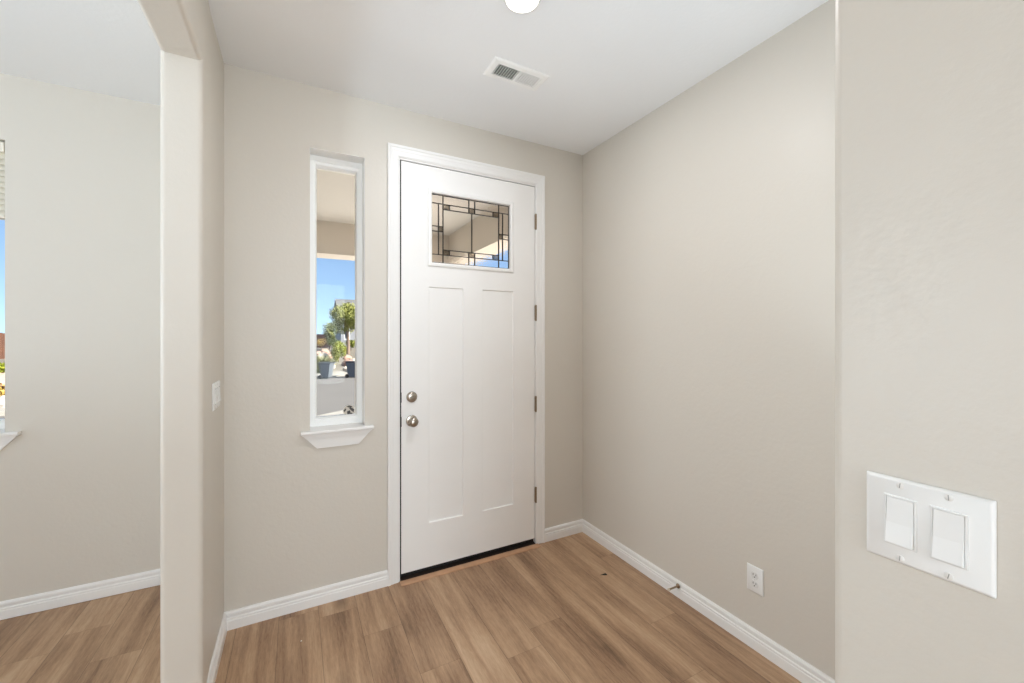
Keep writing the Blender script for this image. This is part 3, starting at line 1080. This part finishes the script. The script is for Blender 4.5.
# leafy plants ------------------------------------------------------
def foliage(bm, center, rx, ry, rz, count, size, seed, lay, spiky=False):
    rng = random.Random(seed)
    cx, cy, cz = center
    blobs = []
    for k in range(9):
        a = rng.uniform(0, 2 * PI); q = rng.uniform(-.8, .9)
        w = math.sqrt(max(0, 1 - q * q))
        blobs.append((cx + rx * .55 * w * math.cos(a), cy + ry * .55 * w * math.sin(a), cz + rz * .6 * q, rng.uniform(.42, .62)))
    blobs.append((cx, cy, cz, .7))
    for i in range(count):
        bx, by, bz, br = rng.choice(blobs)
        d = Vector((rng.gauss(0, 1), rng.gauss(0, 1), rng.gauss(0, 1))).normalized()
        r = br * rng.uniform(.55, 1.05)
        p = Vector((bx + d.x * rx * r, by + d.y * ry * r, bz + d.z * rz * r))
        if spiky:
            base = Vector((cx + rng.uniform(-.3, .3) * rx, cy + rng.uniform(-.3, .3) * ry, cz - rz))
            p = base
            d = Vector((rng.gauss(0, .45), rng.gauss(0, .45), 1)).normalized()
            ln = rz * 2 * rng.uniform(.6, 1.05)
            s = d.cross(Vector((rng.gauss(0, 1), rng.gauss(0, 1), .1))).normalized() * size
            tip = p + d * ln + Vector((d.x, d.y, 0)) * ln * .35
            m = p + d * ln * .55
            vs = [bm.verts.new(v) for v in (p - s * .6, p + s * .6, m + s, tip, m - s)]
        else:
            nrm = (d + Vector((rng.gauss(0, .6), rng.gauss(0, .6), rng.gauss(0, .6)))).normalized()
            u = nrm.orthogonal().normalized()
            u.rotate(Matrix.Rotation(rng.uniform(0, 2 * PI), 3, nrm))
            w = nrm.cross(u)
            s = size * rng.uniform(.7, 1.3)
            vs = [bm.verts.new(p + v) for v in (-u * s, w * s * .55 - u * s * .1, u * s, -w * s * .55 - u * s * .1)]
        f = bm.faces.new(vs)
        f[lay] = rng.random()

def limb(bm, pts, rads, seg=8):
    rings = []
    for (p, r) in zip(pts, rads):
        rings.append([(p[0] + r * math.cos(2 * PI * k / seg), p[1] + r * math.sin(2 * PI * k / seg), p[2]) for k in range(seg)])
    loft(bm, rings)

def plant(name, label, cat, px, py_top, py_bot, half_px, fwd, mat, count, size, seed, trunk=0, spiky=False, group=None, trunk_px=None):
    g = drop(px, fwd)
    top = at(px, py_top, fwd).z
    bot = max(at(px, py_bot, fwd).z, g.z + .02)
    rx = half_px / FPX * fwd
    rz = (top - bot) / 2
    t = thing(name, label, cat, g, 0, group)
    bm = new()
    lay = bm.faces.layers.float.new('leaf_tone')
    foliage(bm, (0, 0, (top + bot) / 2 - g.z), rx, rx, rz, count, size, seed, lay, spiky)
    me = bpy.data.meshes.new('foliage')
    bm.to_mesh(me); bm.free()
    f = bpy.data.objects.new('foliage', me); COL.objects.link(f); me.materials.append(mat); f.parent = t
    bm = new()
    ox = 0
    hz = (top + bot) / 2 - g.z
    r = trunk or .03
    limb(bm, [(ox, 0, -.12), (ox + r * .2, 0, hz * .3), (ox - r * .3, r * .2, hz * .6), (ox, 0, hz)], [r * 1.25, r, r * .9, r * .6])
    for k in range(5):
        a = k * 2.4 + seed
        limb(bm, [(0, 0, hz * .72), (rx * .3 * math.cos(a), rx * .3 * math.sin(a), hz * .95), (rx * .6 * math.cos(a), rx * .6 * math.sin(a), hz + rz * .35)], [r * .6, r * .4, r * .15], 6)
    link('trunk' if trunk else 'stem', bm, M['bark'], t, smooth=True)
    return t
plant('broadleaf_tree', 'olive-green street tree in front of the pale house', 'tree', 348.0, 302.8, 334, 17.5, 38, M['leaf_olive'], 7500, .10, 3, trunk=.14)
plant('broadleaf_tree', 'darker small tree left of the olive tree', 'tree', 329.6, 320, 346, 7.4, 41, M['leaf_dark'], 1900, .10, 4, trunk=.09)
plant('round_shrub', 'bright yellow-green shrub just above the two wheeled bins', 'shrub', 338.6, 340.5, 361.5, 6.8, 33.5, M['leaf_lime'], 2200, .075, 5)
plant('grass_clump', 'pale grassy clump behind the left wheeled bin', 'plant', 319.5, 353, 373, 5.6, 28.2, M['leaf_pale'], 700, .02, 6, spiky=True)
plant('round_shrub', 'golden shrub in front of the red-brown fence', 'shrub', 321.5, 337.5, 347, 4.8, 37, M['leaf_gold'], 900, .075, 7)
plant('round_shrub', 'green shrub between golden shrub and white house', 'shrub', 331.5, 337, 346.5, 4.2, 38.5, M['leaf_lime'], 900, .075, 8)
plant('round_shrub', 'low dark shrub in front of the pale house, right of the olive tree trunk', 'shrub', 351.0, 339.5, 347.5, 5.0, 40.5, M['leaf_dark'], 1000, .075, 12)
plant('round_shrub', 'golden shrub seen through the side room window', 'shrub', 2.0, 382, 408, 18, 15.6, M['leaf_gold'], 900, .06, 9)
plant('round_shrub', 'green shrub seen through the side room window', 'shrub', 3.0, 362, 382, 16, 18.5, M['leaf_lime'], 900, .06, 10)

def boulder(px, fwd, sx, sz, seed, mat, label):
    g = drop(px, fwd)
    bm = new()
    bmesh.ops.create_icosphere(bm, subdivisions=4, radius=1)
    for v in bm.verts:
        p = v.co.copy()
        k = 1 + .28 * mnoise.noise(p * 1.1 + Vector((seed * 7.1, 0, 0))) + .12 * mnoise.noise(p * 3 + Vector((seed, 5, 1)))
        v.co = Vector((p.x * k * sx, p.y * k * sx * .8, max(-.45, p.z * k) * sz))
    o = link('boulder', bm, mat, smooth=True)
    o.location = (g.x, g.y, g.z + sz * .34)
    o.rotation_euler = (0, 0, seed * 1.3)
    return tag(o, label, 'boulder', 'boulders in the yard across the street')
ROCKS = [(323, 33.5, .62, .42, 1, 'rock_pale', 'big pale boulder below the golden shrub'),
         (327.5, 31.2, .42, .46, 2, 'rock_pink', 'pinkish boulder above the left wheeled bin'),
         (330.5, 30.2, .34, .40, 3, 'rock_pale', 'pale boulder left of the yellow-green shrub'),
         (348.5, 32.5, .55, .42, 4, 'rock_pink', 'pinkish boulder right of the yellow-green shrub'),
         (355.5, 31.0, .55, .40, 5, 'rock_pink', 'pinkish boulder at the window frame above the right wheeled bin'),
         (350.5, 29.6, .38, .30, 6, 'rock_pale', 'low pale boulder above the right wheeled bin'),
         (319.5, 31.5, .30, .30, 7, 'rock_pink', 'small pinkish boulder behind the pale grassy clump'),
         (320.5, 30.4, .34, .34, 11, 'rock_pale', 'pale boulder behind the top of the pale grassy clump'),
         (325.0, 36.2, .36, .34, 12, 'rock_pink', 'pinkish boulder below the green shrub, behind the big pale boulder'),
         (331.0, 34.8, .42, .36, 13, 'rock_pink', 'pinkish boulder behind the yellow-green shrub, below the dark tree'),
         (318.5, 34.6, .34, .34, 14, 'rock_pink', 'pinkish boulder under the board fence at the left window edge'),
         (346.0, 30.2, .26, .26, 15, 'rock_pale', 'small pale boulder beside the foot of the yellow-green shrub'),
         (354.0, 33.8, .46, .34, 16, 'rock_pale', 'pale boulder near the foot of the olive tree'),
         (347.5, 35.2, .36, .28, 17, 'rock_pink', 'pinkish boulder at the left of the olive tree trunk'),
         (1.5, 17.0, .40, .45, 8, 'rock_pink', 'pinkish boulder seen through the side room window'),
         (3.5, 14.9, .30, .30, 9, 'rock_pale', 'pale boulder seen through the side room window')]
for px, fwd, sx, sz, sd, m, lb in ROCKS: boulder(px, fwd, sx, sz, sd, M[m], lb)

def fence_run(label, pxa, pxb, fa, fb, h):
    a, b = drop(pxa, fa), drop(pxb, fb)
    d = (b - a); ln = Vector((d.x, d.y, 0)).length
    t = thing('board_fence', label, 'fence', a, math.atan2(d.y, d.x))
    n = int(ln / .15)
    bm = new()
    for k in range(n):
        z = (d.z) * (k + .5) / n
        box(bm, k * .15 + .004, k * .15 + .146, -.012, .012, z - .2, z + h - .03 * ((k * 7) % 3 == 0))
    link('fence_board', bm, M['fence'], t)
    bm = new()
    for q in (.35, h - .3):
        loft(bm, [[(x, .013, z + q - .04), (x, .053, z + q - .04), (x, .053, z + q + .04), (x, .013, z + q + .04)] for x, z in ((0, 0), (ln, d.z))])
    link('fence_rail', bm, M['fence'], t)
fence_run('red-brown board fence at the far yard left of the trees', 296, 329, 44, 44, 1.5)
fence_run('red-brown board fence seen through the side room window', -900, 22, 10.0, 24, 1.5)

def far_house():
    a = drop(337.6, 46.5)
    x0, y0 = a.x, a.y
    z0 = yard_z(x0 + 4, y0) - .2
    zr = at(337, 300.9, 51).z
    t = thing('far_house', 'pale two-storey house with grey roof behind the olive tree', 'house', (x0, y0, z0), math.radians(-1.0))
    W, Dp = 13.0, 9.0
    he = at(340, 311, 46).z - z0 - .3
    hr = zr - z0
    bm = new()
    loft(bm, [[(x, 0, 0), (x, 0, he), (x, Dp / 2, hr - .18), (x, Dp, he), (x, Dp, 0)] for x in (.35, W - .35)])
    link('house_wall', bm, M['siding'], t)
    bm = new()
    sl = (hr - he) / (Dp / 2)
    for s in (0, 1):
        ya, yb = (-.5, Dp / 2) if not s else (Dp + .5, Dp / 2)
        za = he - .5 * sl
        loft(bm, [[(x, ya, za), (x, yb, hr), (x, yb, hr + .2), (x, ya, za + .2)] for x in (0, W)])
    link('house_roof', bm, M['shingle'], t)
    for x, z, w, h in ((.75, 1.2, .45, 1.3), (3.6, 1.0, 1.6, 1.4), (7.5, 1.0, 1.6, 1.4)):
        bm = new()
        for q in ((x - .1, x, z - .1, z + h + .1), (x + w, x + w + .1, z - .1, z + h + .1), (x, x + w, z - .1, z), (x, x + w, z + h, z + h + .1)):
            box(bm, q[0], q[1], -.06, .02, q[2], q[3])
        f = link('house_window', bm, M['trim'], t)
        bm = new(); box(bm, x, x + w, -.02, .01, z, z + h)
        link('house_pane', bm, M['darkpane'], f)
far_house()
